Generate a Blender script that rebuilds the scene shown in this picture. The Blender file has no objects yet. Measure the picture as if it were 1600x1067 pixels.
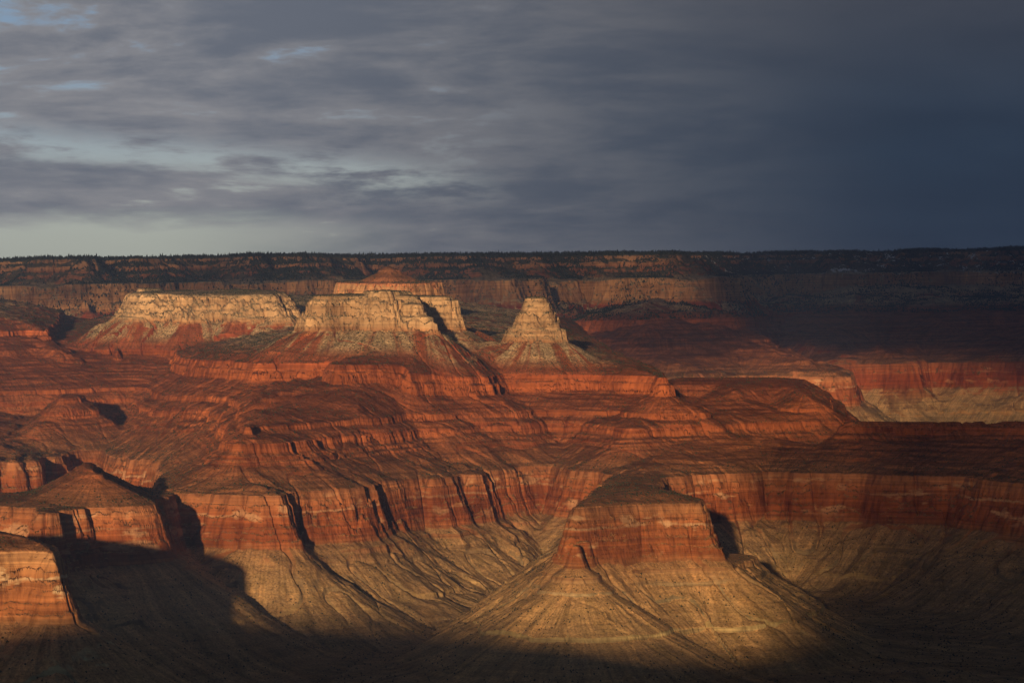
import bpy, math, random, time
import numpy as np
from mathutils import Vector

T0 = time.time()
HAZE = True
scene = bpy.context.scene
col = scene.collection

# ------------------------------------------------------------------ camera
K = 0.000206                      # tangent per photo pixel (1600 wide)
HZ = 500.0                        # photo row of the true horizon
cam_d = bpy.data.cameras.new("camera")
cam = bpy.data.objects.new("camera", cam_d)
col.objects.link(cam)
cam_d.sensor_width = 36.0
cam_d.lens = 36.0 / (1600 * K)
cam_d.clip_start = 1.0
cam_d.clip_end = 120000.0
cam.location = (0, 0, 0)
cam.rotation_euler = (math.radians(90) - math.atan((533.5 - HZ) * K), 0, 0)
scene.camera = cam

# ------------------------------------------------------------------ light
SUN_T = Vector((0.118, 1.0, -0.0955)).normalized()      # direction the light travels
SUN_EL = math.asin(-SUN_T.z)
SUN_ROT = math.atan2(-SUN_T.x, -SUN_T.y) % (2 * math.pi)
sun_d = bpy.data.lights.new("sun", 'SUN')
sun_d.energy = 4.8
sun_d.angle = math.radians(0.75)
sun_d.color = (1.0, 0.67, 0.38)
sun = bpy.data.objects.new("sun", sun_d)
sun.rotation_euler = SUN_T.to_track_quat('-Z', 'Y').to_euler()
sun.location = (-900, -4000, 1500)
col.objects.link(sun)

scene.view_settings.view_transform = 'Standard'
scene.view_settings.look = 'None'
scene.view_settings.exposure = 0.06
scene.view_settings.gamma = 1.0
scene.view_settings.use_curve_mapping = False


class NT:
    """small helper to write node trees"""
    def __init__(s, tree):
        s.t = tree
        s.n = tree.nodes
        s.l = tree.links

    def node(s, typ, **kw):
        nd = s.n.new(typ)
        for k, v in kw.items():
            setattr(nd, k, v)
        return nd

    def put(s, sock, v):
        if isinstance(v, bpy.types.NodeSocket):
            s.l.new(v, sock)
        elif v is not None:
            if hasattr(sock.default_value, '__len__') and not isinstance(v, (int, float)):
                if len(sock.default_value) == 4 and len(v) == 3:
                    v = (*v, 1.0)
            sock.default_value = v

    def math(s, op, a, b=None, c=None, clamp=False):
        nd = s.node('ShaderNodeMath', operation=op, use_clamp=clamp)
        s.put(nd.inputs[0], a)
        if b is not None:
            s.put(nd.inputs[1], b)
        if c is not None:
            s.put(nd.inputs[2], c)
        return nd.outputs[0]

    def mr(s, v, a, b, c=0.0, d=1.0, smooth=True):
        nd = s.node('ShaderNodeMapRange', interpolation_type='SMOOTHSTEP' if smooth else 'LINEAR', clamp=True)
        s.put(nd.inputs['Value'], v)
        nd.inputs['From Min'].default_value = a
        nd.inputs['From Max'].default_value = b
        nd.inputs['To Min'].default_value = c
        nd.inputs['To Max'].default_value = d
        return nd.outputs['Result']

    def mix(s, f, a, b, blend='MIX'):
        nd = s.node('ShaderNodeMix', data_type='RGBA', blend_type=blend)
        s.put(nd.inputs['Factor'], f)
        s.put(nd.inputs['A'], a) if False else None
        ia = [i for i in nd.inputs if i.name == 'A' and i.type == 'RGBA'][0]
        ib = [i for i in nd.inputs if i.name == 'B' and i.type == 'RGBA'][0]
        s.put(ia, a)
        s.put(ib, b)
        return [o for o in nd.outputs if o.type == 'RGBA'][0]

    def noise(s, vec, scale, detail=4.0, rough=0.55, dim='3D', w=None):
        nd = s.node('ShaderNodeTexNoise', noise_dimensions=dim)
        if vec is not None:
            s.put(nd.inputs['Vector'], vec)
        if w is not None:
            s.put(nd.inputs['W'], w)
        nd.inputs['Scale'].default_value = scale
        nd.inputs['Detail'].default_value = detail
        nd.inputs['Roughness'].default_value = rough
        return nd.outputs['Fac']

    def ramp(s, f, stops, interp='LINEAR'):
        nd = s.node('ShaderNodeValToRGB')
        cr = nd.color_ramp
        cr.interpolation = interp
        stops = sorted(stops, key=lambda q: q[0])
        while len(cr.elements) < len(stops):
            cr.elements.new(0.5)
        for e, (p, c) in zip(cr.elements, stops):
            e.position = p
            e.color = (*c, 1.0)
        s.put(nd.inputs['Fac'], f)
        return nd.outputs['Color']

    def comb(s, x, y, z):
        nd = s.node('ShaderNodeCombineXYZ')
        s.put(nd.inputs[0], x)
        s.put(nd.inputs[1], y)
        s.put(nd.inputs[2], z)
        return nd.outputs[0]

    def sep(s, v):
        nd = s.node('ShaderNodeSeparateXYZ')
        s.put(nd.inputs[0], v)
        return nd.outputs


# ------------------------------------------------------------------ sky (world)
world = bpy.data.worlds.new("World")
scene.world = world
world.use_nodes = True
w = NT(world.node_tree)
w.n.clear()
sky = w.node('ShaderNodeTexSky', sky_type='NISHITA')
sky.sun_disc = False
sky.sun_elevation = SUN_EL
sky.sun_rotation = SUN_ROT
sky.altitude = 2100
tc = w.node('ShaderNodeTexCoord')
dx, dy, dz = w.sep(tc.outputs['Generated'])
el = w.math('MAXIMUM', dz, 0.0)
den = w.math('ADD', el, 0.15)
pu = w.math('DIVIDE', dx, den)
pv = w.math('DIVIDE', dy, den)
pc = w.comb(pu, pv, 0.0)
# soft, stretched stratocumulus deck seen at a grazing angle
warp = w.noise(pc, 0.55, 3.0, 0.5)
pc2 = w.comb(w.math('ADD', w.math('MULTIPLY', pu, 1.0), w.math('MULTIPLY', warp, 0.9)), w.math('ADD', pv, w.math('MULTIPLY', warp, 0.6)), 3.7)
n1 = w.noise(pc2, 2.6, 8.0, 0.58)
n2 = w.noise(pc2, 7.0, 7.0, 0.62)
az = w.math('DIVIDE', dx, w.math('MAXIMUM', dy, 0.05))        # tangent of azimuth off the view axis
storm = w.mr(w.math('ADD', az, w.math('MULTIPLY', w.math('SUBTRACT', n1, 0.5), 0.05)), -0.115, 0.135)
n3 = w.noise(pc2, 11.0, 5.0, 0.6)
bright = w.mr(w.math('ADD', w.math('ADD', n1, w.math('MULTIPLY', n2, 0.5)), w.math('MULTIPLY', n3, 0.15)), 0.62, 1.02)
cl_left = w.mix(bright, (0.124, 0.139, 0.176), (0.262, 0.258, 0.272))
top_r = w.mr(el, 0.05, 0.125)
cl_right = w.mix(top_r, (0.016, 0.030, 0.060), (0.048, 0.053, 0.073))
cl_right = w.mix(1.0, cl_right, w.ramp(n1, [(.3, (.82, .84, .88)), (.7, (1.22, 1.18, 1.12))]), 'MULTIPLY')
cloud = w.mix(storm, cl_left, cl_right)
# openings in the deck: more of them high up on the left, one strip of clear sky along the horizon
gapn = w.math('ADD', w.math('MULTIPLY', n1, 0.65), w.math('MULTIPLY', n2, 0.35))
gapn = w.math('ADD', gapn, w.mr(el, 0.06, 0.10, 0.0, 0.045))
gapn = w.math('ADD', gapn, w.math('MULTIPLY_ADD', n3, 0.30, -0.15))
gap = w.mr(gapn, 0.555, 0.66)
left = w.mr(az, 0.02, -0.09)
gap = w.math('MULTIPLY', gap, left)
hz_line = w.math('ADD', el, w.math('MULTIPLY', w.math('SUBTRACT', n2, 0.5), 0.012))
strip = w.math('MULTIPLY', w.mr(hz_line, 0.036, 0.028), w.mr(az, -0.02, -0.125))
band_c = w.math('DIVIDE', w.math('SUBTRACT', w.math('ADD', hz_line, w.math('MULTIPLY', az, 0.083)), 0.0436), 0.0050)
band = w.math('POWER', 2.718, w.math('MULTIPLY', w.math('MULTIPLY', band_c, band_c), -1.0))
band = w.math('MULTIPLY', band, w.math('MULTIPLY', w.mr(n2, 0.36, 0.60), w.mr(az, 0.005, -0.05)))
clear = w.math('MAXIMUM', w.math('MAXIMUM', w.math('MULTIPLY', gap, 0.75), w.math('MULTIPLY', band, 0.85)), strip)
clear_low = w.mix(w.mr(el, 0.02, 0.10), (0.44, 0.46, 0.395), (0.20, 0.33, 0.49))
bgN = w.node('ShaderNodeBackground')
w.put(bgN.inputs['Color'], sky.outputs['Color'])
bgN.inputs['Strength'].default_value = 0.06
bgC = w.node('ShaderNodeBackground')
cloud = w.mix(w.mr(el, 0.14, 0.35), cloud, (0.035, 0.040, 0.055))
w.put(bgC.inputs['Color'], w.mix(w.math('MULTIPLY', clear, w.mr(el, 0.3, 0.15)), cloud, clear_low))
bgC.inputs['Strength'].default_value = 1.0
mixs = w.node('ShaderNodeMixShader')
mixs.inputs[0].default_value = 0.98
w.l.new(bgN.outputs[0], mixs.inputs[1])
w.l.new(bgC.outputs[0], mixs.inputs[2])
wo = w.node('ShaderNodeOutputWorld')
w.l.new(mixs.outputs[0], wo.inputs['Surface'])

# ------------------------------------------------------------------ noise
rng = np.random.RandomState(11)
PERM = rng.permutation(512).astype(np.int32)
ANG = rng.rand(512) * 2 * np.pi
GX, GY = np.cos(ANG).astype(np.float32), np.sin(ANG).astype(np.float32)


def perlin(x, y, seed=0):
    x = np.asarray(x, np.float32) + np.float32(seed * 17.31 + 5000)
    y = np.asarray(y, np.float32) + np.float32(seed * 9.73 + 5000)
    xi = np.floor(x).astype(np.int32)
    yi = np.floor(y).astype(np.int32)
    fx = x - xi
    fy = y - yi
    u = fx * fx * fx * (fx * (fx * 6 - 15) + 10)
    v = fy * fy * fy * (fy * (fy * 6 - 15) + 10)

    def g(ix, iy, ax, ay):
        h = PERM[(PERM[ix & 511] + iy) & 511]
        return GX[h] * ax + GY[h] * ay
    a = g(xi, yi, fx, fy)
    b = g(xi + 1, yi, fx - 1, fy)
    c = g(xi, yi + 1, fx, fy - 1)
    d = g(xi + 1, yi + 1, fx - 1, fy - 1)
    ab = a + (b - a) * u
    cd = c + (d - c) * u
    return (ab + (cd - ab) * v) * 1.5          # roughly -1 .. 1


# ------------------------------------------------------------------ strata
# h = height in the undisturbed strata; the beds rise towards the far rim by S(x, y)
SY = np.array([0, 8600, 9800, 12300, 15500, 18500, 40000], float)
SV = np.array([0, 0, 40, 150, 152, 205, 230], float)


def strata_offset(x, y):
    s = np.interp(y, SY, SV)
    px = x / (y * K) + 800
    t = np.clip((y - 11500) / 2000, 0, 1)
    s = s + t * np.clip(0.06 * (px - 1000), -72, 40)

    def ss(v, a, b):
        q = np.clip((v - a) / (b - a), 0, 1)
        return q * q * (3 - 2 * q)
    # a gentle upwarp of the beds
    y0 = np.interp(px, [560, 790], [7450, 8450])
    u1 = 37 * ss(y, y0, y0 + 350) * ss(px, 800, 740) * ss(px, 170, 330)
    return np.maximum(s, u1)


# outward distance s from the far-rim edge -> strata height h (a stair of cliffs and slopes)
PROF = [(-4000, 200), (-190, 178), (-130, 174), (-122, 158), (-70, 136), (-62, 116), (-20, 98), (-14, 88), (60, 62), (150, 57),
        (154, 44), (162, 20), (166, 16), (180, -25), (186, -30), (200, -66), (203, -68),
        (345, -150), (352, -168), (358, -171), (366, -198), (372, -201),
        (430, -232), (446, -240), (450, -256), (462, -260), (476, -266), (488, -275), (494, -294), (500, -300),
        (514, -305), (516, -311), (530, -316), (533, -322), (610, -360), (640, -375),
        (646, -392), (650, -398), (662, -440), (665, -443), (684, -488), (688, -492),
        (706, -503), (710, -514), (716, -518), (732, -530), (735, -537),
        (850, -604), (853, -614), (860, -617), (930, -652), (1000, -682), (1120, -718), (1400, -760), (2200, -800), (4000, -830)]
PS = np.array([p[0] for p in PROF], float)
PH = np.array([p[1] for p in PROF], float)


PH2 = PH.copy()
_m = (PS > 735) & (PS < 1000)
PH2[_m] = np.interp(PS[_m], [735, 860, 1000], [-537, -613, -682])
_m = (PS > 434) & (PS < 610)
PH2[_m] = PH[_m] * 0.45 + 0.55 * np.interp(PS[_m], [430, 610], [-232, -360])
_m = (PS > -130) & (PS < 60)
PH2[_m] = np.interp(PS[_m], [-130, 60], [174, 62])
_m = (PS > 140) & (PS < 225)
PH2[_m] = np.interp(PS[_m], [140, 225], [61, -80])
_m = (PS > 684) & (PS < 1000)
PH3 = PH.copy()
PH3[_m] = np.interp(PS[_m], [684, 772, 868, 1000], [-488, -545, -613, -682])


def s_of(L):
    return float(np.interp(-L, -PH, PS))


def solveD(px, py, L):
    lo, hi = 3500.0, 19500.0
    for _ in range(50):
        m = 0.5 * (lo + hi)
        z = L + strata_offset(np.array([(px - 800) * K * m]), np.array([m]))[0]
        if z + (py - HZ) * K * m > 0:
            hi = m
        else:
            lo = m
    return 0.5 * (lo + hi)


# landforms: name, level of the rim, amplitude of the fluting, slope of the top, cap, rim points
# a rim point is (photo column, photo row) for a rim one sees, or (photo column, 'D', metres) for a hidden one
LF = []


def landform(key, L, amp, tin, cap, pts, stretch=1.0, up=0.0):
    out = []
    for p in pts:
        D = p[2] if len(p) == 3 else solveD(p[0], p[1], L + up)
        out.append(((p[0] - 800) * K * D, D))
    LF.append(dict(key=key, L=L, amp=amp, tin=tin, cap=cap, P=np.array(out), s0=s_of(L), st=stretch, up=up))


R = -375
landform('terrace', R, 1.0, .22, 55, [
    (-420, 738), (-60, 728), (0, 720), (12, 717), (20, 722), (40, 716), (48, 720), (64, 710), (75, 708), (84, 714), (100, 706), (112, 701), (119, 705), (140, 692), (152, 689), (160, 694), (172, 685), (190, 681),
    (198, 688), (212, 689), (222, 702), (230, 692), (240, 690), (247, 694), (262, 688), (285, 684), (300, 674), (345, 672), (340, 700), (302, 738),
    (268, 760), (272, 769), (330, 772), (400, 774), (433, 774), (440, 764), (452, 763), (466, 766), (482, 763), (495, 761), (515, 758), (521, 737), (532, 735),
    (543, 753), (570, 751), (600, 749), (650, 741), (657, 716), (667, 717), (675, 747), (700, 744), (720, 739), (741, 741), (780, 729), (812, 731), (850, 724), (872, 729), (900, 725), (938, 735),
    (966, 745), (1022, 746), (1050, 744), (1100, 741), (1200, 737), (1300, 739), (1400, 742), (1500, 745), (1585, 754),
    (1700, 760), (2000, 770), (2000, 'D', 8120), (1350, 'D', 8140), (1325, 'D', 9300), (1150, 'D', 9900), (1000, 'D', 10200), (930, 'D', 11500),
    (800, 'D', 13500), (200, 'D', 14000), (-420, 'D', 14000)])
landform('promontory', R, .6, .17, 30, [
    (975, 728), (958, 742), (944, 756), (926, 774), (908, 787), (902, 793), (930, 791), (980, 789), (1030, 787), (1070, 786), (1094, 786),
    (1093, 779), (1068, 772), (1034, 765), (1024, 756), (1038, 744), (1040, 728)])
landform('promontory', -446, .12, .5, 8, [(895, 'D', 6112), (903, 'D', 6106), (906, 'D', 6128), (897, 'D', 6136)], .75)
landform('promontory', -503, .3, .3, 8, [(880, 'D', 6075), (896, 'D', 6062), (912, 'D', 6066), (915, 'D', 6110), (884, 'D', 6120)])
landform('promontory', -503.5, .5, .2, 10, [(1060, 'D', 6405), (1110, 'D', 6395), (1150, 'D', 6420), (1174, 'D', 6500), (1176, 'D', 6640), (1120, 'D', 6700), (1060, 'D', 6600)])
landform('near_block', R, .6, .36, 50, [
    (-420, 866), (-60, 862), (0, 861), (50, 860), (81, 863), (85, 856), (72, 850), (34, 843), (16, 838), (-60, 838), (-420, 838)])
landform('low_butte', R, 1.1, .10, 24, [
    (-420, 792), (-100, 791), (0, 791), (50, 793), (66, 800), (78, 802), (88, 796), (100, 797), (110, 792), (125, 794), (138, 789), (150, 791), (162, 787), (176, 791), (200, 788),
    (210, 784), (225, 786), (238, 778), (252, 774), (261, 768), (254, 'D', 6900), (170, 'D', 7050), (60, 'D', 6850), (0, 'D', 6650), (-420, 'D', 6600)])
landform('low_butte', -306, .15, .2, 6, [(131, 733), (148, 734), (147, 'D', 6640), (130, 'D', 6640)], .8)
landform('low_butte', -326, .3, .20, 12, [(120, 739), (158, 741), (156, 'D', 6680), (118, 'D', 6680)])
# lower red tiers
landform('tier', -240, .6, .16, 34, [
    (-420, 614), (0, 610), (100, 608), (200, 603), (300, 606), (352, 612), (376, 634), (380, 655), (386, 667), (400, 664),
    (450, 662), (526, 657), (577, 653), (622, 648), (636, 645), (655, 644), (711, 642), (800, 640), (900, 641), (1000, 642),
    (1100, 645), (1112, 'D', 8500), (1040, 'D', 9000), (1000, 'D', 9600), (930, 'D', 11000), (800, 'D', 13200), (-420, 'D', 13400)])
landform('tier', -222, .8, .10, 20, [(-420, 592), (0, 590), (60, 586), (140, 589), (200, 586), (262, 592), (330, 594), (400, 632), (470, 631), (520, 629), (640, 626), (720, 628), (800, 620), (940, 618),
                                    (1030, 616), (1040, 'D', 8900), (900, 'D', 11000), (-420, 'D', 12000)])
landform('tier', -272, .5, .2, 40, [
    (985, 669), (1040, 666), (1100, 663), (1180, 659), (1275, 657), (1281, 'D', 8700), (1200, 'D', 8900), (900, 'D', 8700), (900, 'D', 8300)])
landform('tier', -275, .8, .2, 20, [(372, 694), (450, 691), (520, 681), (587, 672), (592, 664), (655, 661), (700, 660), (712, 'D', 8100), (420, 'D', 8100)])
landform('red_butte', -236, .35, .1, 6, [(96, 621), (122, 619), (126, 'D', 9130), (100, 'D', 9160)], .8)
landform('red_butte', -272, .6, .12, 8, [(80, 641), (128, 638), (142, 'D', 9250), (88, 'D', 9300)], .8)
landform('red_butte', -312, .7, .14, 16, [(58, 668), (126, 661), (168, 657), (176, 'D', 9500), (80, 'D', 9500)])
# upper red tiers
landform('red_terrace', -150, .6, .14, 40, [
    (150, 'D', 10300), (185, 549), (215, 541), (270, 541), (284, 557), (320, 562), (400, 567),
    (515, 567), (527, 570), (634, 571), (641, 583), (720, 584), (800, 585), (900, 585), (1026, 587), (1036, 590), (1030, 'D', 8800),
    (1000, 'D', 9300), (950, 'D', 10200), (915, 'D', 11300), (890, 'D', 12500), (800, 'D', 13000), (100, 'D', 13000), (130, 'D', 11000)])
landform('red_terrace', -150, .8, .16, 50, [(-420, 'D', 10260), (-40, 'D', 10240), (0, 'D', 10190), (40, 'D', 10300), (72, 'D', 10230), (80, 'D', 10700), (100, 'D', 13400), (-420, 'D', 13400)], 1.0, 56)
landform('red_terrace', -205, .9, .14, 30, [(-420, 'D', 9990), (-40, 'D', 10010), (10, 'D', 9950), (60, 'D', 10080), (95, 'D', 9960), (105, 'D', 10500), (180, 'D', 13000), (-420, 'D', 13000)], 1.0, 62)
landform('dome', -202, .4, .25, 14, [(1043, 601), (1128, 601), (1148, 609), (1175, 607), (1210, 604), (1244, 608), (1256, 615), (1256, 'D', 9300), (1043, 'D', 9300)])
landform('right_ridge', -262, .5, .03, 6, [(1330, 660), (1400, 659), (1500, 659), (1600, 660), (1720, 662), (2000, 668), (2000, 'D', 7990), (1330, 'D', 7990)])
# pale buttes
landform('temple', 57, .3, .35, 8, [(821, 'D', 8714), (836, 'D', 8704), (853, 'D', 8712), (855, 'D', 8760), (823, 'D', 8768)], 1.15)
landform('temple', 34, .3, .5, 10, [(818, 'D', 8704), (832, 'D', 8694), (842, 'D', 8698), (842, 'D', 8740), (818, 'D', 8740)], 1.1)
landform('temple', -26, .4, .6, 12, [(798, 'D', 8700), (812, 'D', 8684), (824, 'D', 8690), (824, 'D', 8740), (798, 'D', 8750)])
landform('temple', -12, .4, .6, 12, [(852, 'D', 8684), (866, 'D', 8690), (872, 'D', 8706), (866, 'D', 8750), (850, 'D', 8740)])
landform('temple', -66, .3, .4, 6, [(880, 'D', 8668), (886, 'D', 8668), (886, 'D', 8690), (880, 'D', 8690)])
landform('mesa', 40, .5, .08, 8, [(577, 'D', 8290), (594, 'D', 8282), (612, 'D', 8288), (616, 'D', 8340), (640, 'D', 8440), (630, 'D', 8520), (572, 'D', 8500)], 1.15)
landform('mesa', 27, .8, .12, 12, [(496, 'D', 8350), (520, 'D', 8330), (545, 'D', 8350), (568, 'D', 8330), (636, 'D', 8330), (648, 'D', 8350), (646, 'D', 8450), (630, 'D', 8520), (502, 'D', 8530)], 1.3)
landform('mesa', 4, .7, .3, 14, [(622, 'D', 8290), (648, 'D', 8285), (660, 'D', 8310), (656, 'D', 8390), (622, 'D', 8390)])
landform('mesa', -30, .7, .3, 14, [(560, 'D', 8268), (600, 'D', 8262), (640, 'D', 8262), (668, 'D', 8268), (675, 'D', 8290), (674, 'D', 8360), (640, 'D', 8380), (560, 'D', 8380)])
landform('mesa', 28, .7, .1, 8, [(618, 'D', 8780), (688, 'D', 8740), (700, 'D', 8760), (704, 'D', 8860), (640, 'D', 9000), (560, 'D', 8950)], 1.1)
landform('long_mesa', 22, 1.0, .10, 8, [(208, 'D', 10330), (228, 'D', 10270), (262, 'D', 10300), (300, 'D', 10240), (340, 'D', 10255), (380, 'D', 10240), (424, 'D', 10250), (438, 'D', 10330),
                                      (441, 'D', 10480), (400, 'D', 10640), (215, 'D', 10600)], 1.45)
landform('long_mesa', 38, .2, .02, 3, [(213, 'D', 10420), (250, 'D', 10400), (252, 'D', 10470), (216, 'D', 10480)])
landform('back_dome', 104, .3, .6, 10, [(596, 'D', 10470), (610, 'D', 10450), (620, 'D', 10500), (602, 'D', 10530)], .8)
landform('back_dome', 48, .6, .3, 14, [(568, 'D', 10440), (600, 'D', 10390), (630, 'D', 10410), (640, 'D', 10540), (575, 'D', 10580)])
# far wall across the side canyon
landform('far_spur', R, .9, .22, 110, [(1000, 'D', 12200), (1090, 'D', 12150), (1160, 'D', 12350), (1240, 'D', 12250), (1300, 'D', 12200), (1325, 'D', 12250),
                                     (1330, 'D', 12700), (1290, 'D', 13300), (1250, 'D', 14500), (900, 'D', 14500), (900, 'D', 12600)])
landform('far_spur', -372, .3, .5, 40, [(1319, 'D', 12255), (1325, 'D', 12252), (1325, 'D', 12275), (1319, 'D', 12275)])
landform('far_spur', -300, .8, .2, 60, [(930, 'D', 12750), (1000, 'D', 12650), (1100, 'D', 12650), (1180, 'D', 12750), (1233, 'D', 12700), (1238, 'D', 13300), (1200, 'D', 14500), (930, 'D', 14500)])
landform('far_spur', -240, .8, .2, 60, [(900, 'D', 13200), (1000, 'D', 13000), (1100, 'D', 13050), (1195, 'D', 13100), (1200, 'D', 13400), (1160, 'D', 14500), (900, 'D', 14500)])
landform('far_spur', -150, .8, .2, 70, [(905, 'D', 13700), (1000, 'D', 13450), (1080, 'D', 13600), (1150, 'D', 13500), (1156, 'D', 13800), (1130, 'D', 15300), (880, 'D', 15300)])
landform('far_rim', R, 1.0, .16, 110, [(1250, 'D', 14800), (1300, 'D', 14500), (1400, 'D', 14300), (1450, 'D', 14600), (1520, 'D', 14300), (1620, 'D', 14100), (2000, 'D', 13900), (2000, 'D', 19000), (1250, 'D', 19000)])
landform('far_rim', -290, 1.2, .16, 60, [(1200, 'D', 15400), (1300, 'D', 15100), (1380, 'D', 15300), (1460, 'D', 15000), (1580, 'D', 15200), (1700, 'D', 14900), (2000, 'D', 14800), (2000, 'D', 20000), (1200, 'D', 20000)])
landform('far_rim', -225, 1.2, .14, 60, [(1180, 'D', 16400), (1270, 'D', 16000), (1350, 'D', 16200), (1460, 'D', 15900), (1560, 'D', 16100), (1700, 'D', 15800), (2000, 'D', 15700), (2000, 'D', 20000), (1180, 'D', 20000)])
landform('far_rim', -150, 1.2, .14, 60, [(1130, 'D', 17200), (1230, 'D', 17000), (1330, 'D', 17100), (1450, 'D', 16900), (1560, 'D', 17100), (1700, 'D', 16900), (2000, 'D', 16800), (2000, 'D', 20000), (1130, 'D', 20000)])
landform('far_rim', 174, 2.0, .03, 40, [
    (-420, 'D', 13900), (-60, 'D', 13950), (20, 'D', 14250), (70, 'D', 13850), (110, 'D', 13800), (135, 'D', 14400), (170, 'D', 14450), (215, 'D', 14000),
    (290, 'D', 14350), (350, 'D', 14400), (392, 'D', 13950), (420, 'D', 14300), (475, 'D', 14000), (520, 'D', 14350), (545, 'D', 15500),
    (600, 'D', 15350), (640, 'D', 15000), (700, 'D', 14950), (740, 'D', 14900), (756, 'D', 15700), (800, 'D', 15800), (840, 'D', 15500),
    (862, 'D', 16900), (880, 'D', 15900), (930, 'D', 15700), (1000, 'D', 15650), (1042, 'D', 15700), (1050, 'D', 16500), (1080, 'D', 18300),
    (1160, 'D', 18250), (1240, 'D', 18450), (1300, 'D', 18200), (1360, 'D', 18450), (1440, 'D', 18150), (1500, 'D', 18400), (1560, 'D', 18100), (1680, 'D', 18200),
    (2000, 'D', 18100), (2000, 'D', 26000), (-420, 'D', 26000)])
NL = len(LF)
LEDGED = ('terrace', 'tier', 'red_terrace', 'far_spur', 'far_rim')


def poly_field(P, x, y):
    """signed distance (negative inside) and nearest rim point"""
    n = len(P)
    best = np.full(x.shape, 1e18)
    cx = np.zeros(x.shape)
    cy = np.zeros(x.shape)
    inside = np.zeros(x.shape, bool)
    for i in range(n):
        ax, ay = P[i]
        bx, by = P[(i + 1) % n]
        ex, ey = bx - ax, by - ay
        L2 = ex * ex + ey * ey
        t = np.clip(((x - ax) * ex + (y - ay) * ey) / L2, 0, 1)
        qx = ax + t * ex
        qy = ay + t * ey
        d2 = (x - qx) ** 2 + (y - qy) ** 2
        m = d2 < best
        best = np.where(m, d2, best)
        cx = np.where(m, qx, cx)
        cy = np.where(m, qy, cy)
        cond = (ay > y) != (by > y)
        if ey != 0:
            inside ^= cond & (x < ex * (y - ay) / ey + ax)
    d = np.sqrt(best)
    return np.where(inside, -d, d), cx, cy


# ------------------------------------------------------------------ the grid (fan of view lines x depth)
UC = 1300
U = (np.linspace(-170, 1770, UC) - 800) * K
rows = [np.arange(4600, 9900, 4.5), np.arange(9900, 13000, 12.0), np.arange(13000, 19200, 15.0), np.arange(19200, 26000, 250.0)]
YR = np.concatenate(rows)
NR = len(YR)
CS = 3                                        # the rim fields live on every CS-th line and interpolate between
ui = np.arange(0, UC + CS, CS)
ri = np.arange(0, NR + CS, CS)
Uc = np.interp(ui, np.arange(UC), U)
Uc[ui > UC - 1] = U[-1] + (ui[ui > UC - 1] - UC + 1) * (U[1] - U[0])
Yc = np.interp(ri, np.arange(NR), YR)
Yc[ri > NR - 1] = YR[-1] + (ri[ri > NR - 1] - NR + 1) * 250
XC = (Yc[:, None] * Uc[None, :])
YC = np.repeat(Yc[:, None], len(Uc), 1)
FD, FQX, FQY = [], [], []
for lf in LF:
    P = lf['P']
    mg = 1500
    m = (XC > P[:, 0].min() - mg) & (XC < P[:, 0].max() + mg) & (YC > P[:, 1].min() - mg) & (YC < P[:, 1].max() + mg)
    d = np.full(XC.shape, 3000.0, np.float32)
    qx = np.zeros(XC.shape, np.float32)
    qy = np.zeros(XC.shape, np.float32)
    a, b, c = poly_field(P, XC[m], YC[m])
    d[m], qx[m], qy[m] = a, b, c
    FD.append(d)
    FQX.append(qx)
    FQY.append(qy)
print('fields', time.time() - T0)


def flutes(x, y):
    """alcoves, buttresses and cracks of the cliff edge: positive cuts back"""
    a = np.abs(perlin(x / 260, y / 260, 1)) * 44 - 14
    a += np.abs(perlin(x / 95, y / 95, 2)) * 24 - 8
    a += np.abs(perlin(x / 38, y / 38, 3)) * 7 - 2.5
    a += np.exp(-(perlin(x / 120, y / 120, 6) / 0.05) ** 2) * 15
    b = np.abs(perlin(x / 17, y / 17, 4)) * 3.6 - 1.5
    return a.astype(np.float32), b.astype(np.float32)


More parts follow.
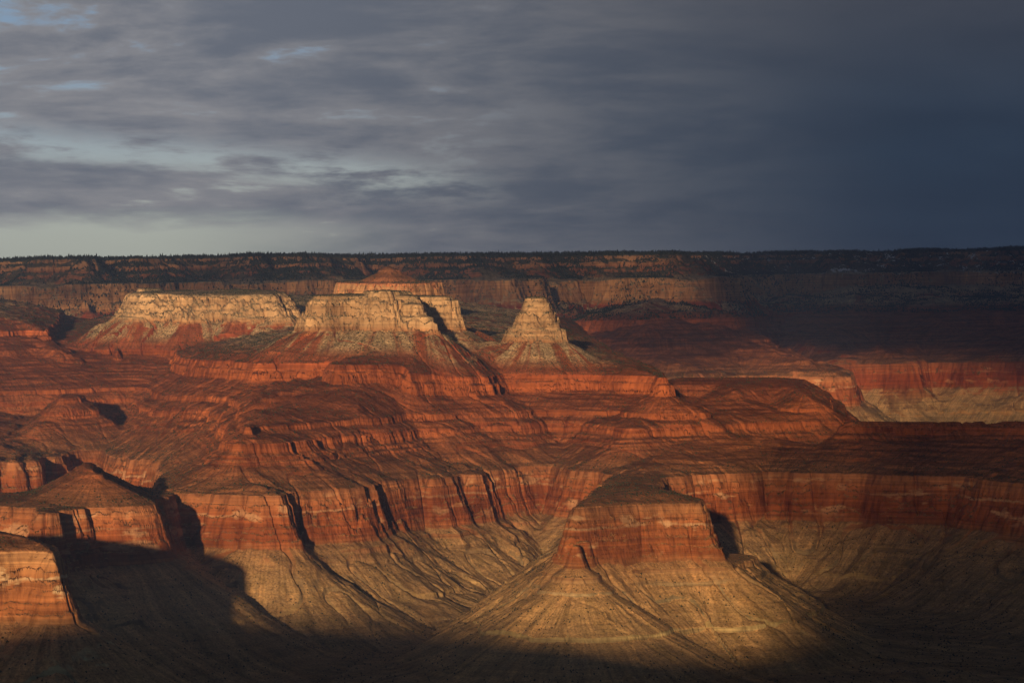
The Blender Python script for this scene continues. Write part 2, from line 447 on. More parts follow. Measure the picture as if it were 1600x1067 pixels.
def height(fi, fr, x, y):
    """fi: grid column (float), fr: grid row (float)"""
    gi = fi / CS
    gr = fr / CS
    i0 = np.minimum(gi.astype(np.int32), len(ui) - 2)
    r0 = np.minimum(gr.astype(np.int32), len(ri) - 2)
    tu = (gi - i0).astype(np.float32)
    tv = (gr - r0).astype(np.float32)
    w00 = (1 - tu) * (1 - tv)
    w10 = tu * (1 - tv)
    w01 = (1 - tu) * tv
    w11 = tu * tv
    S = strata_offset(x, y).astype(np.float32)
    fa, fb = flutes(x, y)
    mid = perlin(x / 55, y / 55, 9) * 5
    best = np.full(x.shape, -1e9, np.float32)
    which = np.zeros(x.shape, np.int16)
    ledge_amp = np.clip(perlin(x / 170, y / 170, 75) * 1.3 + perlin(x / 60, y / 60, 76) * 0.6 + 0.7, 0.05, 1.5)
    lm3 = np.clip(perlin(x / 300, y / 300, 62) * 1.7 + 0.75, 0, 1)
    far_big = perlin(x / 800, y / 800, 73) * 170 + np.abs(perlin(x / 380, y / 380, 74)) * 190 - 60
    sw1 = perlin(x / 1500, y / 900, 63) * 2.4 + perlin(x / 240, y / 240, 65) * 0.22 + perlin(x / 40, y / 40, 66) * 0.06
    sw2 = perlin(x / 1100, y / 700, 64) * 3.0 + perlin(x / 150, y / 150, 67) * 0.3 + perlin(x / 28, y / 28, 68) * 0.1
    sb = np.zeros(x.shape, np.float32)
    db = np.zeros(x.shape, np.float32)
    upb = np.zeros(x.shape, np.float32)
    lmb = np.zeros(x.shape, np.float32)
    l3b = np.zeros(x.shape, np.float32)
    lm = np.clip(perlin(x / 240, y / 240, 61) * 2.4 + 0.25, 0, 1)
    for k, lf in enumerate(LF):
        F = FD[k]
        d = F[r0, i0] * w00 + F[r0, i0 + 1] * w10 + F[r0 + 1, i0] * w01 + F[r0 + 1, i0 + 1] * w11
        act = np.nonzero(d < 2200)[0]
        if len(act) == 0:
            continue
        da = d[act]
        amp = lf['amp']
        if lf['key'] == 'far_rim':
            da = da + far_big[act]
        fade_ = 1 - 0.75 * np.clip((da - 110) / 220, 0, 1) * (lf['L'] < -350)
        dd = da + amp * fa[act] * fade_ + min(1.0, amp * 1.5) * fb[act]
        dp = np.maximum(dd, 0)
        e_ = max(203 - lf['s0'], 0)
        s = lf['s0'] + np.where(dp < e_ * lf['st'], dp / lf['st'], e_ + dp - e_ * lf['st'])
        h = np.interp(s, PS, PH)
        hard = 0.0 if -504 < lf['L'] < -440 else 1.0
        soft = hard * lm[act] * (1.0 if lf['key'] in ('far_rim', 'long_mesa') else (s > 300))
        h = h + (np.interp(s, PS, PH2) - h) * soft
        h = h + (np.interp(s, PS, PH3) - h) * (hard * lm3[act]) * (h < -480)
        ins = np.maximum(-dd, 0)
        h = h + lf['cap'] * (1 - np.exp(-ins * lf['tin'] / lf['cap']))
        if lf['key'] in LEDGED and lf['L'] < 150:
            # low rock ledges running along the contour, climbing back from the rim
            in2 = np.maximum(-(da + 0.18 * amp * fa[act] + 0.3 * fb[act]), 0)
            f_ = 2.0 if lf['P'][0, 1] > 11500 else 1.0
            for wl, am, n_, rf in ((52, 5.2, sw1, .34), (23, 2.0, sw2, .4)):
                ph = in2 / (wl * f_) + n_[act]
                fr_ = ph - np.floor(ph)
                saw = np.where(fr_ < rf, fr_ / rf, 1 - 0.5 * (fr_ - rf) / (1 - rf))
                lo = np.floor(ph) * 0.5 - n_[act] * 0.5
                h = h + am * f_ * (saw * ledge_amp[act] + lo) * np.clip(ins / 25, 0, 1) * (ins > 0) * np.clip(1.5 - ins / 1500, 0, 1)
        h = h + lf['up']
        bo = best[act]
        better = h > bo
        ia = act[better]
        kq = 9.0
        best[act] = np.maximum(bo, h) + 0.25 * kq * np.maximum(1 - np.abs(np.maximum(bo, -5000) - h) / kq, 0) ** 2 * (dd > 30)
        which[ia] = k
        sb[ia] = s[better]
        db[ia] = dd[better]
        upb[ia] = lf['up']
        lmb[ia] = soft[better]
        l3b[ia] = (hard * lm3[act])[better]
    h = best - upb
    # broken faces: the cut-back also changes with height
    ex = (perlin(x / 21, y / 21, 51) * 4.5 + perlin(x / 9, y / 9, 53) * 1.5 + perlin(h / 9.0, x / 130 + y / 170, 52) * 6 + perlin(h / 3.7, x / 80 - y / 90, 54) * 2.5) * np.clip(db / 10, 0, 1) * (0.12 + 0.35 * ((h > -490) & (h < -385)) + 0.45 * ((h > -320) & (h < -150)) + 0.9 * ((h > -66) & (h < 57)) + 0.8 * (h > 80))
    s2 = np.maximum(sb + ex, 0.0 * sb + sb - 30)
    h2 = np.interp(s2, PS, PH)
    h2 = h2 + (np.interp(s2, PS, PH2) - h2) * lmb
    h2 = h2 + (np.interp(s2, PS, PH3) - h2) * l3b * (h2 < -480)
    h1 = np.interp(sb, PS, PH)
    h1 = h1 + (np.interp(sb, PS, PH2) - h1) * lmb
    h1 = h1 + (np.interp(sb, PS, PH3) - h1) * l3b * (h1 < -480)
    h = h + (h2 - h1) * (db > 0)
    # rills: drawn out down the slope from the nearest rim point
    qx = np.zeros(x.shape, np.float32)
    qy = np.zeros(x.shape, np.float32)
    dsel = np.zeros(x.shape, np.float32)
    for k in range(NL):
        m = np.nonzero(which == k)[0]
        if len(m) == 0:
            continue
        # nearest grid sample keeps the rim point sharp
        for F, out in ((FQX[k], qx), (FQY[k], qy), (FD[k], dsel)):
            out[m] = (F[r0[m], i0[m]] * w00[m] + F[r0[m], i0[m] + 1] * w10[m] + F[r0[m] + 1, i0[m]] * w01[m] + F[r0[m] + 1, i0[m] + 1] * w11[m])
    vx, vy = x - qx, y - qy
    vl = np.maximum(np.hypot(vx, vy), 4.0)
    wob = perlin(x / 70, y / 70, 25) * 3.5
    ax = qx + vx / vl * 85 + wob + vx * 0.02
    ay = qy + vy / vl * 85 + wob + vy * 0.02
    low = np.clip((-h - 525) / 40, 0, 1)
    rill = 8 + perlin(ax / 62, ay / 62, 21) * 9 + np.abs(perlin(ax / 27, ay / 27, 22)) * 5 + np.abs(perlin(ax / 11, ay / 11, 23)) * 2.2 - 2.4
    fade = np.clip(dsel / 150, 0, 1)
    talus = low * (0.35 + 0.65 * fade)
    midsl = ((h < -74) & (h > -146)) | ((h < -204) & (h > -236)) | ((h < -326) & (h > -372))
    h = h - talus * (rill - 8) - midsl * (rill - 8) * 0.22
    h = h + perlin(x / 130, y / 130, 31) * 2.5 * (h < -380) + perlin(x / 22, y / 22, 32) * 0.6
    z = h + S + upb
    # valley floor with a falling thalweg
    zf = np.minimum(-618 - 0.04 * (7900 - y), -520) + perlin(x / 350, y / 350, 41) * 12 + np.abs(perlin(x / 90, y / 90, 42)) * 10
    fl = zf > z
    kk = 14.0
    hh = np.clip(0.5 + 0.5 * (z - zf) / kk, 0, 1)
    z2 = zf + (z - zf) * hh + kk * hh * (1 - hh)
    which = np.where(fl, -1, which)
    return z2.astype(np.float32), (z2 - S - upb).astype(np.float32), which, ax.astype(np.float32), ay.astype(np.float32)


gj, gi_ = np.meshgrid(np.arange(UC), np.arange(NR))
FI = gj.ravel().astype(np.float32)
FR = gi_.ravel().astype(np.float32)
X = (U[None, :] * YR[:, None]).ravel()
Y = np.repeat(YR, UC)


def height_b(fi, fr, x, y, bs=400000):
    o = [height(fi[a:a + bs], fr[a:a + bs], x[a:a + bs], y[a:a + bs]) for a in range(0, len(x), bs)]
    return [np.concatenate([q[i] for q in o]) for i in range(5)]


Z, Hs, Wh, Ax, Ay = height_b(FI, FR, X, Y)
print('base grid', len(X), time.time() - T0)
# split steep depth edges so that a cliff gets a vertex about every pixel or so
dzr = np.abs(np.diff(Z.reshape(NR, UC), axis=0))
need = dzr / (YR[:-1, None] * 0.00042)
nsub = np.ones(need.shape, np.int32)
for p in (2, 4, 8, 16):
    nsub[need > p * 0.62] = p
VX, VY, VZ, VH, VW, VA, VB = [X], [Y], [Z], [Hs], [Wh], [Ax], [Ay]
count = len(X)
start = np.full(need.shape, -1, np.int64)
for p in (2, 4, 8, 16):
    rr, cc = np.nonzero(nsub == p)
    if len(rr) == 0:
        continue
    t = (np.arange(1, p) / p)[None, :]
    fr = (rr[:, None] + t).ravel().astype(np.float32)
    fi = np.repeat(cc, p - 1).astype(np.float32)
    yy = (YR[rr][:, None] * (1 - t) + YR[rr + 1][:, None] * t).ravel()
    xx = np.repeat(U[cc], p - 1) * yy
    z, h, wh, ax, ay = height_b(fi, fr, xx, yy)
    start[rr, cc] = count + np.arange(len(rr)) * (p - 1)
    count += len(xx)
    VX.append(xx); VY.append(yy); VZ.append(z); VH.append(h); VW.append(wh); VA.append(ax); VB.append(ay)
V = np.stack([np.concatenate(VX), np.concatenate(VY), np.concatenate(VZ)], 1).astype(np.float32)
VH = np.concatenate(VH)
VW = np.concatenate(VW)
VFAN = np.stack([np.concatenate(VA), np.concatenate(VB), VH * 0.0], 1)
print('refined', count, time.time() - T0)


def vid(r, c, k, p):
    """k-th vertex (0..p) along the depth edge r of column c"""
    k = np.asarray(k)
    if k == 0:
        return r * UC + c
    if k == p:
        return (r + 1) * UC + c
    return start[r, c] + (k - 1)


TR = []
nl = nsub[:, :-1]
nr_ = nsub[:, 1:]
for a in (1, 2, 4, 8, 16):
    for b in (1, 2, 4, 8, 16):
        rr, cc = np.nonzero((nl == a) & (nr_ == b))
        if len(rr) == 0:
            continue
        i = j = 0
        while i < a or j < b:
            if j == b or (i < a and (i + 1) / a <= (j + 1) / b):
                TR.append(np.stack([vid(rr, cc, i, a), vid(rr, cc + 1, j, b), vid(rr, cc, i + 1, a)], 1))
                i += 1
            else:
                TR.append(np.stack([vid(rr, cc, i, a), vid(rr, cc + 1, j, b), vid(rr, cc + 1, j + 1, b)], 1))
                j += 1
TR = np.concatenate(TR).astype(np.int64)
print('tris', len(TR), time.time() - T0)


# ------------------------------------------------------------------ materials
def nmat(name):
    m = bpy.data.materials.new(name)
    m.use_nodes = True
    t = NT(m.node_tree)
    t.n.clear()
    out = t.node('ShaderNodeOutputMaterial')
    bs = t.node('ShaderNodeBsdfPrincipled')
    bs.inputs['Roughness'].default_value = 0.95
    bs.inputs['Specular IOR Level'].default_value = 0.05
    t.l.new(bs.outputs[0], out.inputs['Surface'])
    return m, t, bs


H0, H1 = -820.0, 210.0


def hp(h):
    return (h - H0) / (H1 - H0)


def rock_material(name='canyon_rock', tint=None, soil_tint=None):
    m, t, bs = nmat(name)
    geo = t.node('ShaderNodeNewGeometry')
    pos = geo.outputs['Position']
    nz = t.sep(geo.outputs['Normal'])[2]
    at = t.node('ShaderNodeAttribute', attribute_name='strata')
    h = at.outputs['Fac']
    px, py, pz = t.sep(pos)
    nb = t.noise(pos, 0.006, 5, 0.6)
    nf = t.noise(pos, 0.05, 4, 0.6)
    hh = t.math('ADD', h, t.math('MULTIPLY_ADD', nb, 26.0, -13.0))
    hh = t.math('ADD', hh, t.math('MULTIPLY_ADD', nf, 9.0, -4.5))
    hn = t.mr(hh, H0, H1, 0, 1, smooth=False)
    rock = t.ramp(hn, [
        (hp(-815), (.17, .125, .07)), (hp(-640), (.24, .17, .09)), (hp(-620), (.30, .20, .095)), (hp(-600), (.46, .31, .13)), (hp(-585), (.25, .18, .09)),
        (hp(-540), (.27, .18, .09)), (hp(-520), (.36, .20, .09)), (hp(-498), (.30, .13, .052)), (hp(-470), (.27, .078, .025)), (hp(-425), (.30, .092, .031)),
        (hp(-400), (.36, .13, .048)), (hp(-390), (.36, .145, .058)), (hp(-376), (.34, .14, .06)), (hp(-340), (.27, .088, .036)), (hp(-312), (.29, .085, .030)), (hp(-290), (.35, .11, .038)),
        (hp(-270), (.28, .08, .03)), (hp(-250), (.34, .105, .036)), (hp(-225), (.25, .072, .027)), (hp(-195), (.33, .095, .030)), (hp(-165), (.36, .105, .034)),
        (hp(-140), (.30, .075, .028)), (hp(-78), (.30, .078, .03)), (hp(-66), (.46, .23, .10)), (hp(-50), (.54, .35, .18)), (hp(20), (.54, .355, .185)),
        (hp(52), (.50, .34, .18)), (hp(70), (.30, .15, .075)), (hp(112), (.30, .16, .085)), (hp(140), (.38, .25, .14)), (hp(205), (.33, .25, .16))])
    soil = t.ramp(hn, [
        (hp(-815), (.25, .17, .085)), (hp(-640), (.36, .24, .115)), (hp(-560), (.42, .27, .125)), (hp(-505), (.39, .235, .11)), (hp(-480), (.28, .15, .07)),
        (hp(-385), (.25, .13, .06)), (hp(-365), (.26, .12, .055)), (hp(-325), (.28, .108, .046)), (hp(-250), (.27, .092, .038)), (hp(-200), (.27, .088, .036)),
        (hp(-150), (.26, .085, .036)), (hp(-70), (.27, .085, .036)), (hp(-55), (.40, .29, .17)), (hp(55), (.30, .23, .14)), (hp(75), (.11, .088, .052)), (hp(205), (.07, .065, .038))])
    # pale debris fans under the cream cliffs
    fan = t.node('ShaderNodeAttribute', attribute_name='fan').outputs['Vector']
    fs = t.noise(fan, 0.045, 4, 0.65)
    deb = t.noise(fan, 0.016, 3, 0.55)
    deb = t.math('ADD', deb, t.math('MULTIPLY_ADD', nf, 0.14, -0.07))
    deb = t.math('MULTIPLY', t.mr(deb, 0.40, 0.52), t.math('MULTIPLY', t.mr(h, -138, -98), t.mr(h, -55, -68)))
    debt = t.noise(pos, 0.16, 3, 0.7)
    soil = t.mix(t.math('MULTIPLY', deb, 0.95), soil, t.mix(t.mr(debt, .38, .6), (.25, .18, .10), (.54, .40, .235)))
    # bedding
    bv = t.comb(t.math('MULTIPLY', px, 0.0025), t.math('MULTIPLY', py, 0.0025), t.math('MULTIPLY', h, 0.16))
    bed = t.noise(bv, 1.0, 5, 0.7)
    bed2 = t.noise(t.comb(t.math('MULTIPLY', px, 0.004), t.math('MULTIPLY', py, 0.004), t.math('MULTIPLY', h, 0.055)), 1.0, 3, 0.6)
    rock = t.mix(1.0, rock, t.ramp(bed, [(.30, (.56, .52, .50)), (.46, (.92, .92, .92)), (.56, (1.05, 1.05, 1.05)), (.68, (1.5, 1.5, 1.45))]), 'MULTIPLY')
    # streaks running down the faces
    sv = t.comb(t.math('MULTIPLY', px, 0.06), t.math('MULTIPLY', py, 0.06), t.math('MULTIPLY', pz, 0.006))
    st = t.noise(sv, 1.0, 5, 0.65)
    rock = t.mix(0.85, rock, t.ramp(st, [(.30, (.42, .38, .36)), (.47, (.95, .95, .95)), (.7, (1.25, 1.22, 1.2))]), 'MULTIPLY')
    # pale scars on the tall red cliff
    sc = t.noise(t.comb(t.math('MULTIPLY', px, 0.012), t.math('MULTIPLY', py, 0.006), t.math('MULTIPLY', pz, 0.03)), 1.0, 4, 0.6)
    scm = t.math('MULTIPLY', t.mr(sc, 0.56, 0.66), t.math('MULTIPLY', t.mr(h, -490, -450), t.mr(h, -375, -395)))
    rock = t.mix(t.math('MULTIPLY', scm, 0.8), rock, (.56, .31, .16))
    line = t.math('MULTIPLY', t.mr(t.math('ABSOLUTE', t.math('ADD', hh, 418)), 4.0, 1.0), t.mr(bed2, .42, .6))
    rock = t.mix(t.math('MULTIPLY', line, 0.6), rock, (.56, .33, .18))
    # varnish / colour drift
    big = t.noise(pos, 0.0035, 4, 0.6)
    rock = t.mix(1.0, rock, t.ramp(big, [(.32, (.50, .46, .46)), (.48, (.92, .92, .92)), (.66, (1.22, 1.26, 1.3))]), 'MULTIPLY')
    if soil_tint:
        soil = t.mix(1.0, soil, soil_tint, 'MULTIPLY')
    if tint:
        rock = t.mix(1.0, rock, tint, 'MULTIPLY')
    # soil speckle, thin scrub tint
    fs2 = t.noise(fan, 0.17, 3, 0.6)
    soil = t.mix(0.8, soil, t.ramp(fs2, [(.34, (.66, .64, .60)), (.5, (1, 1, 1)), (.66, (1.3, 1.26, 1.2))]), 'MULTIPLY')
    soil = t.mix(0.9, soil, t.ramp(fs, [(.32, (.70, .68, .62)), (.5, (1, 1, 1)), (.68, (1.25, 1.18, 1.1))]), 'MULTIPLY')
    sp = t.noise(pos, 0.22, 3, 0.75)
    soil = t.mix(0.8, soil, t.ramp(sp, [(.36, (.45, .48, .42)), (.48, (.95, .95, .95)), (.66, (1.35, 1.35, 1.35))]), 'MULTIPLY')
    sm = t.noise(pos, 0.018, 5, 0.65)
    soil = t.mix(1.0, soil, t.ramp(sm, [(.32, (.72, .76, .72)), (.52, (1, 1, 1)), (.7, (1.18, 1.12, 1.05))]), 'MULTIPLY')
    sl = t.math('ADD', nz, t.math('MULTIPLY_ADD', nf, 0.24, -0.12))
    bedf = t.math('MULTIPLY', t.mr(h, -385, -370), t.mr(h, -140, -160))
    soil = t.mix(t.math('MULTIPLY_ADD', bedf, 0.5, 0.4), soil, t.ramp(bed, [(.36, (.62, .56, .54)), (.5, (1, 1, 1)), (.64, (1.45, 1.4, 1.35))]), 'MULTIPLY')
    fac = t.mr(sl, 0.58, 0.74)
    colr = t.mix(fac, rock, soil)
    # snow lying on the shaded ledges of the high far rim
    sn = t.noise(pos, 0.02, 5, 0.7)
    snm = t.math('MULTIPLY', t.math('MULTIPLY', t.mr(sn, 0.56, 0.62), t.mr(pz, 215, 300)), t.math('MULTIPLY', t.mr(py, 15300, 16500), t.mr(nz, 0.5, 0.75)))
    colr = t.mix(t.math('MULTIPLY', snm, t.mr(px, -100, 700)), colr, (.62, .63, .66))
    t.put(bs.inputs['Base Color'], colr)
    bmp = t.node('ShaderNodeBump')
    bmp.inputs['Distance'].default_value = 1.0
    bmp.inputs['Strength'].default_value = 0.7
    bh = t.math('ADD', t.math('MULTIPLY', st, 5.0), t.math('MULTIPLY', bed, 4.0))
    bh = t.mix(fac, bh, t.math('MULTIPLY', sp, 1.6))
    t.put(bmp.inputs['Height'], t.math('ADD', t.math('MULTIPLY', bh, 1.0), t.math('MULTIPLY', nf, 3.0)))
    t.put(bs.inputs['Normal'], bmp.outputs[0])
    return m


ROCK = rock_material()
BUFF = rock_material('buff_rock', (1.3, 1.7, 1.8))
REDDISH = rock_material('reddish_rock', (1.0, .82, .72), (2.3, 1.25, .95))
RUSSET = rock_material('russet_rock', (.92, .74, .62))
TAWNY = rock_material('tawny_rock', (1.05, 1.18, 1.2), (1.16, 1.13, 1.05))


def simple_mat(name, c1, c2, scale):
    m, t, bs = nmat(name)
    geo = t.node('ShaderNodeNewGeometry')
    n = t.noise(geo.outputs['Position'], scale, 4, 0.6)
    t.put(bs.inputs['Base Color'], t.mix(t.mr(n, .35, .65), c1, c2))
    return m


SCRUB = simple_mat('scrub_green', (.035, .042, .022), (.075, .075, .040), 0.05)
PINE = simple_mat('pine_green', (.022, .032, .020), (.045, .055, .032), 0.03)


def mesh_np(name, v, tri, mat, attr=None, smooth=True, fan=None):
    me = bpy.data.meshes.new(name)
    nt = len(tri)
    me.vertices.add(len(v))
    me.vertices.foreach_set('co', np.ascontiguousarray(v, np.float32).ravel())
    me.loops.add(nt * 3)
    me.loops.foreach_set('vertex_index', np.ascontiguousarray(tri, np.int32).ravel())
    me.polygons.add(nt)
    me.polygons.foreach_set('loop_start', np.arange(0, nt * 3, 3, dtype=np.int32))
    me.polygons.foreach_set('loop_total', np.full(nt, 3, np.int32))
    if smooth:
        me.polygons.foreach_set('use_smooth', np.ones(nt, bool))
    if attr is not None:
        a = me.attributes.new('strata', 'FLOAT', 'POINT')
        a.data.foreach_set('value', np.ascontiguousarray(attr, np.float32))
    if fan is not None:
        a = me.attributes.new('fan', 'FLOAT_VECTOR', 'POINT')
        a.data.foreach_set('vector', np.ascontiguousarray(fan, np.float32).ravel())
    me.update(calc_edges=True)
    me.materials.append(mat)
    o = bpy.data.objects.new(name, me)
    col.objects.link(o)
    return o


def tag(o, label=None, cat=None, group=None, kind=None):
    for k, v in (('label', label), ('category', cat), ('group', group), ('kind', kind)):
        if v:
            o[k] = v
    return o


# ------------------------------------------------------------------ one object per landform
keys = []
for lf in LF:
    if lf['key'] not in keys:
        keys.append(lf['key'])
kid = np.array([keys.index(lf['key']) for lf in LF] + [len(keys)])     # last: floor (-1)
FK = kid[VW[TR[:, 0]]]
INFO = {
    'terrace': ('canyon_terrain', None, None, 'structure'),
    'tier': ('ledge_terrain', None, None, 'structure'),
    'red_terrace': ('slope_terrain', None, None, 'structure'),
    'far_rim': ('plateau_land', None, None, 'structure'),
    'promontory': ('promontory', 'flat-topped orange cliff promontory with bare tan slopes fanning out below it', 'promontory', None),
    'near_block': ('rock_block', 'bright orange sheer-sided rock block closest to the viewer, casting the big square shadow', 'butte', None),
    'low_butte': ('cliff_spur', 'brown-topped red cliff spur with a small rounded hump, just behind the orange block', 'spur', None),
    'red_butte': ('red_butte', 'stepped dark red pyramid butte standing on a fluted cliff terrace', 'butte', None),
    'dome': ('red_dome', 'low dark red dome in front of the far sunlit cliff wall', 'hill', None),
    'right_ridge': ('red_ridge', 'dim level red ridge in cloud shade before the far canyon wall', 'ridge', None),
    'temple': ('rock_temple', 'cream pyramid-shaped rock tower standing alone on a pale debris cone', 'butte', None),
    'mesa': ('mesa', 'cream cliffed mesa with a square orange face and a dark shadow gap', 'mesa', None),
    'long_mesa': ('mesa', 'long low cream mesa dotted with dark scrub and a tiny flat cap', 'mesa', None),
    'back_dome': ('hill', 'rounded red-brown hill rising behind the square-faced cream mesa', 'hill', None),
    'far_spur': ('cliff_spur', 'long hazy red spur descending from the far rim into the side canyon', 'spur', None),
}
for k, key in enumerate(keys + ['floor']):
    sel = TR[FK == k]
    if len(sel) == 0:
        continue
    ids, inv = np.unique(sel, return_inverse=True)
    nm, lab, cat, kind = INFO.get(key, ('canyon_ground', None, None, 'structure'))
    o = mesh_np(nm, V[ids], inv.reshape(-1, 3), {'near_block': BUFF, 'promontory': TAWNY, 'far_rim': RUSSET, 'back_dome': REDDISH}.get(key, ROCK), VH[ids], fan=VFAN[ids])
    tag(o, lab, cat, None, kind)
print('objects', time.time() - T0)

# ------------------------------------------------------------------ the rim one stands on, and the inner canyon out of view below it
gx = np.arange(-7000, 7001, 50.0)
gy = np.concatenate([np.arange(-6000, -400, 200.0), np.arange(-400, 700, 20.0), np.arange(700, 4640, 120.0)])
GXX, GYY = np.meshgrid(gx, gy)
edge_x = [-7000, -2200, -1500, -1227, -950, -650, -420, -290, -150, -60, 0, 60, 200, 700, 7000]
edge_z = [-40, -40, -25, 6, -12, -34, -60, -74, -50, -10, -1.8, -6, -40, -60, -60]
ez = np.interp(GXX, edge_x, edge_z) + perlin(GXX / 160, GYY / 160, 71) * 5 * np.clip(np.abs(GXX) / 200, 0, 1)
ed = GYY - 6 + np.abs(perlin(GXX / 400, GXX * 0 + 3.3, 72)) * 60 * np.clip(np.abs(GXX) / 300, 0, 1)
drop = np.interp(np.maximum(ed, 0) - 130, PS, PH) - 174
gz = np.where(ed > 0, np.maximum(ez + drop, -760), ez)
gz = np.maximum(gz, np.where(GYY > 3800, -618 - 0.04 * (7900 - GYY) - 6, -2000))
nx, ny = len(gx), len(gy)
q = (np.arange(ny - 1)[:, None] * nx + np.arange(nx - 1)[None, :]).ravel()
gt = np.concatenate([np.stack([q, q + 1, q + nx + 1], 1), np.stack([q, q + nx + 1, q + nx], 1)])
gv = np.stack([GXX.ravel(), GYY.ravel(), gz.ravel()], 1)
o = mesh_np('viewpoint_ground', gv, gt, ROCK, (gz + 176).ravel(), fan=gv * 0.3)
tag(o, kind='structure')


# ------------------------------------------------------------------ unseen clouds behind the viewer, placed and shaped to shade the canyon
def cloud_mat(name, through, patchy):
    m = bpy.data.materials.new(name)
    m.use_nodes = True
    t = NT(m.node_tree)
    t.n.clear()
    out = t.node('ShaderNodeOutputMaterial')
    df = t.node('ShaderNodeBsdfDiffuse')
    df.inputs['Color'].default_value = (.55, .55, .57, 1)
    tr = t.node('ShaderNodeBsdfTransparent')
    mx = t.node('ShaderNodeMixShader')
    geo = t.node('ShaderNodeNewGeometry')
    n = t.noise(geo.outputs['Position'], 0.0016, 4, 0.5)
    t.put(mx.inputs[0], t.mr(n, .36, .64, 1 - min(1, through + patchy), 1 - max(0, through - patchy)))
    t.l.new(tr.outputs[0], mx.inputs[1])
    t.l.new(df.outputs[0], mx.inputs[2])
    t.l.new(mx.outputs[0], out.inputs['Surface'])
    return m


def cloud(a0, a1, b0, b1, Yc, thick, mat, label, seed):
    """a bank of cloud; a0..a1 / b0..b1: its span across and up as the low sun sees it"""
    n, mm = 96, 56
    th = np.linspace(0, 2 * np.pi, n, endpoint=False)
    ph = np.linspace(-np.pi / 2, np.pi / 2, mm)
    TH, PHI = np.meshgrid(th, ph)
    sg = lambda v, e: np.sign(v) * np.abs(v) ** e
    ux = sg(np.cos(PHI), .5) * sg(np.cos(TH), .5)
    uy = sg(np.cos(PHI), .8) * sg(np.sin(TH), .8)
    uz = sg(np.sin(PHI), .5)
    cx, cz = (a0 + a1) / 2 + .118 * Yc, (b0 + b1) / 2 - .0955 * Yc
    x, y, z = cx + ux * (a1 - a0) / 2, Yc + uy * thick / 2, cz + uz * (b1 - b0) / 2
    nn = perlin(x / 420 + y / 900, z / 300 - y / 800, seed) * 85 + perlin(x / 150 + y / 300, z / 110, seed + 1) * 25
    z = z + nn * uz
    x = x + nn * 1.5 * ux
    y = y + nn * 2 * uy
    v = np.stack([x.ravel(), y.ravel(), z.ravel()], 1)
    i = np.arange(mm - 1)[:, None] * n
    j = np.arange(n)[None, :]
    j2 = (j + 1) % n
    tri = np.concatenate([np.stack([(i + j).ravel(), (i + j2).ravel(), (i + n + j2).ravel()], 1),
                          np.stack([(i + j).ravel(), (i + n + j2).ravel(), (i + n + j).ravel()], 1)])
    o = mesh_np('cloud', v, tri, mat)
    tag(o, label, 'cloud', 'unseen cloud banks behind the viewer')


THIN = cloud_mat('thin_cloud', .56, .14)
DENSE = cloud_mat('dense_cloud', .05, .05)
GREY = cloud_mat('grey_cloud', .58, .14)
VEIL = cloud_mat('veil_cloud', .76, .10)
DIM = cloud_mat('dim_cloud', .36, .12)
cloud(-7300, -580, 1310, 2500, -5200, 900, THIN, 'unseen thin cloud bank behind the viewpoint, half shading the far rim', 81)
cloud(-920, 5200, 1125, 2700, -6400, 1200, DENSE, 'unseen dense cloud bank behind the viewpoint, shading the far right wall', 84)
cloud(-1280, -450, 1030, 1500, -7900, 500, DIM, 'small unseen cloud added to shade the far red spur', 87)  # added out of view to keep sun off the far spur
cloud(-250, 4100, -400, 770, -7600, 900, GREY, 'low unseen grey cloud shading the right-hand cliffs and slopes', 90)
cloud(0, 4100, -500, 700, -9200, 900, GREY, 'second unseen grey cloud added to deepen the shade towards the right', 93)  # added so the shade deepens gradually towards the right

cloud(-270, 4100, -700, 215, -10400, 700, DIM, 'lowest unseen cloud, added to darken the lower right slopes', 99)  # added only to darken the low slopes on the right
cloud(-20, 4400, 780, 1140, -8600, 600, VEIL, 'thin unseen cloud added to dim the sunlit far wall', 96)  # added to tone down the sun on the far wall

# ------------------------------------------------------------------ air
hv = np.array([(x, y, z) for z in (-900, 560) for y in (-6100, 26500) for x in (-9000, 9000)], float)
hq = [(0, 2, 3), (0, 3, 1), (4, 5, 7), (4, 7, 6), (0, 1, 5), (0, 5, 4), (2, 6, 7), (2, 7, 3), (0, 4, 6), (0, 6, 2), (1, 3, 7), (1, 7, 5)]
hm = bpy.data.materials.new('haze')
hm.use_nodes = True
ht = NT(hm.node_tree)
ht.n.clear()
ho = ht.node('ShaderNodeOutputMaterial')
pv_ = ht.node('ShaderNodeVolumePrincipled')
pv_.inputs['Color'].default_value = (.34, .52, 1.0, 1)
pv_.inputs['Density'].default_value = 1.4e-5
ht.l.new(pv_.outputs[0], ho.inputs['Volume'])
if HAZE:
    tag(mesh_np('haze', hv, np.array(hq), hm, smooth=False), kind='stuff')

# ------------------------------------------------------------------ vegetation (ground cover, far forest)
p0 = V[TR[:, 0]]; p1 = V[TR[:, 1]]; p2 = V[TR[:, 2]]
nrm = np.cross(p1 - p0, p2 - p0)
area = 0.5 * np.linalg.norm(nrm, axis=1)
nzf = np.abs(nrm[:, 2]) / np.maximum(2 * area, 1e-6)
hf = VH[TR].mean(1)
yf = p0[:, 1]
xf = p0[:, 0]
pxf = xf / (yf * K) + 800
vis = (pxf > -150) & (pxf < 1750)
patch = perlin(xf / 120, yf / 120, 55) + 0.6 * perlin(xf / 40, yf / 40, 56)


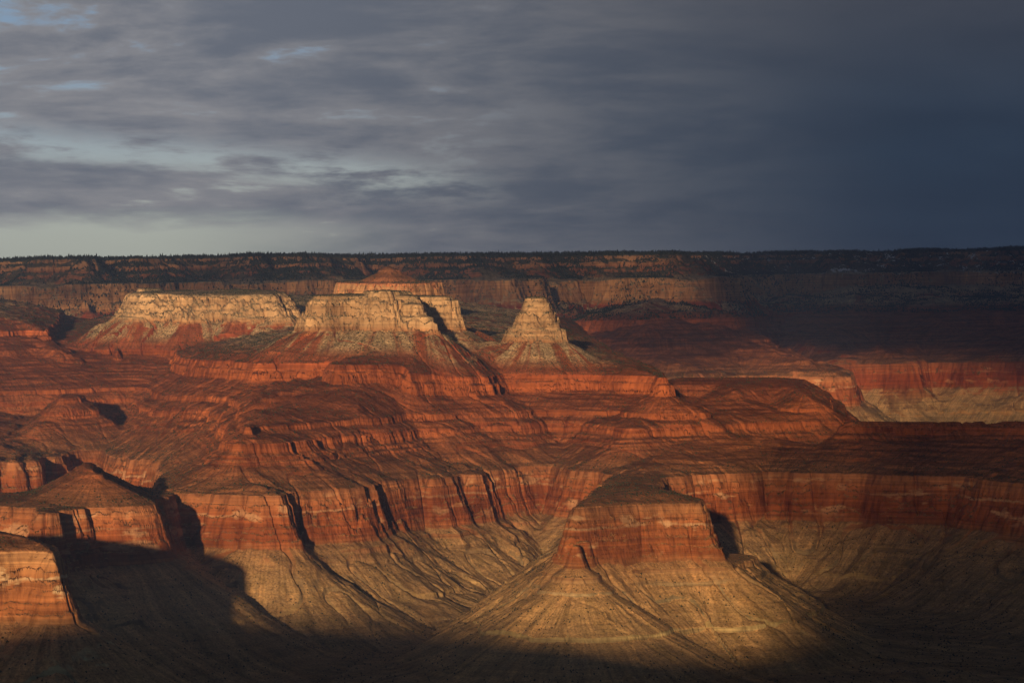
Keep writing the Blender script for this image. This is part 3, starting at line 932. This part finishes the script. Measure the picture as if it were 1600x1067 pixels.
def scatter(dens, n, seed):
    r = np.random.RandomState(seed)
    wgt = area * dens
    cs = np.cumsum(wgt)
    f = np.searchsorted(cs, r.rand(n) * cs[-1])
    a = r.rand(n, 1)
    b = r.rand(n, 1)
    fl = a + b > 1
    a = np.where(fl, 1 - a, a)
    b = np.where(fl, 1 - b, b)
    return p0[f] * (1 - a - b) + p1[f] * a + p2[f] * b, r


OCT_V = np.array([(1, 0, 0), (-.5, .87, 0), (-.5, -.87, 0), (.1, .1, 1), (.6, .5, .45), (-.6, .35, .5), (0, -.7, .45), (0, 0, -.5)], np.float32)
OCT_T = np.array([(0, 4, 6), (4, 5, 3), (5, 6, 3), (6, 4, 3), (0, 1, 4), (1, 5, 4), (1, 2, 5), (2, 6, 5), (2, 0, 6), (1, 0, 7), (2, 1, 7), (0, 2, 7)])
CON_V = np.array([(1, 0, .12), (.3, .95, .05), (-.8, .6, .15), (-.8, -.6, .08), (.3, -.95, .14), (.55, .1, .5), (-.2, .5, .42), (-.3, -.5, .55), (0, 0, 1.0), (0, 0, 0)], np.float32)
CON_T = np.array([(0, 1, 5), (1, 6, 5), (1, 2, 6), (2, 3, 7), (2, 7, 6), (3, 4, 7), (4, 0, 5), (4, 5, 7), (5, 6, 8), (6, 7, 8), (7, 5, 8), (1, 0, 9), (2, 1, 9), (3, 2, 9), (4, 3, 9), (0, 4, 9)])


def plants(name, pts, r, bv, bt, size, tall, mat, sink):
    n = len(pts)
    sc = (size[0] + (size[1] - size[0]) * r.rand(n) ** 2)[:, None]
    ang = r.rand(n) * 6.283
    c, s = np.cos(ang)[:, None], np.sin(ang)[:, None]
    bx = bv[None, :, 0] * c - bv[None, :, 1] * s
    by = bv[None, :, 0] * s + bv[None, :, 1] * c
    bz = np.repeat(bv[None, :, 2], n, 0) * (tall * (0.75 + 0.5 * r.rand(n)))[:, None]
    v = np.stack([bx * sc, by * sc, bz * sc - sink * sc], 2) + pts[:, None, :]
    tr = bt[None] + (np.arange(n) * len(bv))[:, None, None]
    o = mesh_np(name, v.reshape(-1, 3), tr.reshape(-1, 3), mat, smooth=False)
    tag(o, kind='stuff')
    return o


upper = ((hf > -150) & (hf < -68)) * 1.0 + ((hf > -66) & (hf < 57)) * (nzf > .45) * 1.0 + ((hf > 50) & (hf < 175)) * 1.5
mids = ((hf > -372) & (hf < -150)) * 0.32
plat = ((hf > -380) & (hf < -355)) * 0.5
lows = (hf < -500) * 0.28
base = (upper + mids + plat + lows) * np.clip((nzf - 0.45) / 0.3, 0, 1) * np.clip(patch + 0.55, 0.05, 1) * vis
base = base + ((hf > -66) & (hf < 57)) * np.clip((nzf - 0.15) / 0.3, 0, 1) * np.clip(patch + 0.25, 0, 1) * vis * 1.2
pts, r = scatter(base * (yf < 12500), 170000, 3)
plants('scrub_vegetation', pts, r, OCT_V, OCT_T, (0.9, 2.8), 1.1, SCRUB, 0.1)
wood = np.clip(perlin(xf / 330, yf / 330, 57) * 2.5 + patch * 0.6 + 0.7, 0.04, 1.6)
far = (((hf > 57) & (hf < 178)) * (nzf > .35) * 1.8 + ((hf > -150) & (hf < -66)) * 0.55 + ((hf > -66) & (hf < 57)) * (nzf > .15) * 0.55) * wood * vis * (yf > 12500) * (yf < 19000)
pts, r = scatter(far, 110000, 4)
plants('woodland_vegetation', pts, r, CON_V, CON_T, (2.0, 5.5), 2.2, PINE, 0.1)
top = (hf > 170) * vis * (yf > 12500) * (yf < 19100) * np.exp(-np.maximum(hf - 176, 0) / 10)
top = top * np.clip(perlin(xf / 260, yf / 700, 58) * 1.6 + 0.6, 0.06, 1.6)
pts, r = scatter(top, 26000, 5)
plants('forest', pts, r, CON_V, CON_T, (2.4, 7.0), 3.2, PINE, 0.05)
print('plants', time.time() - T0)
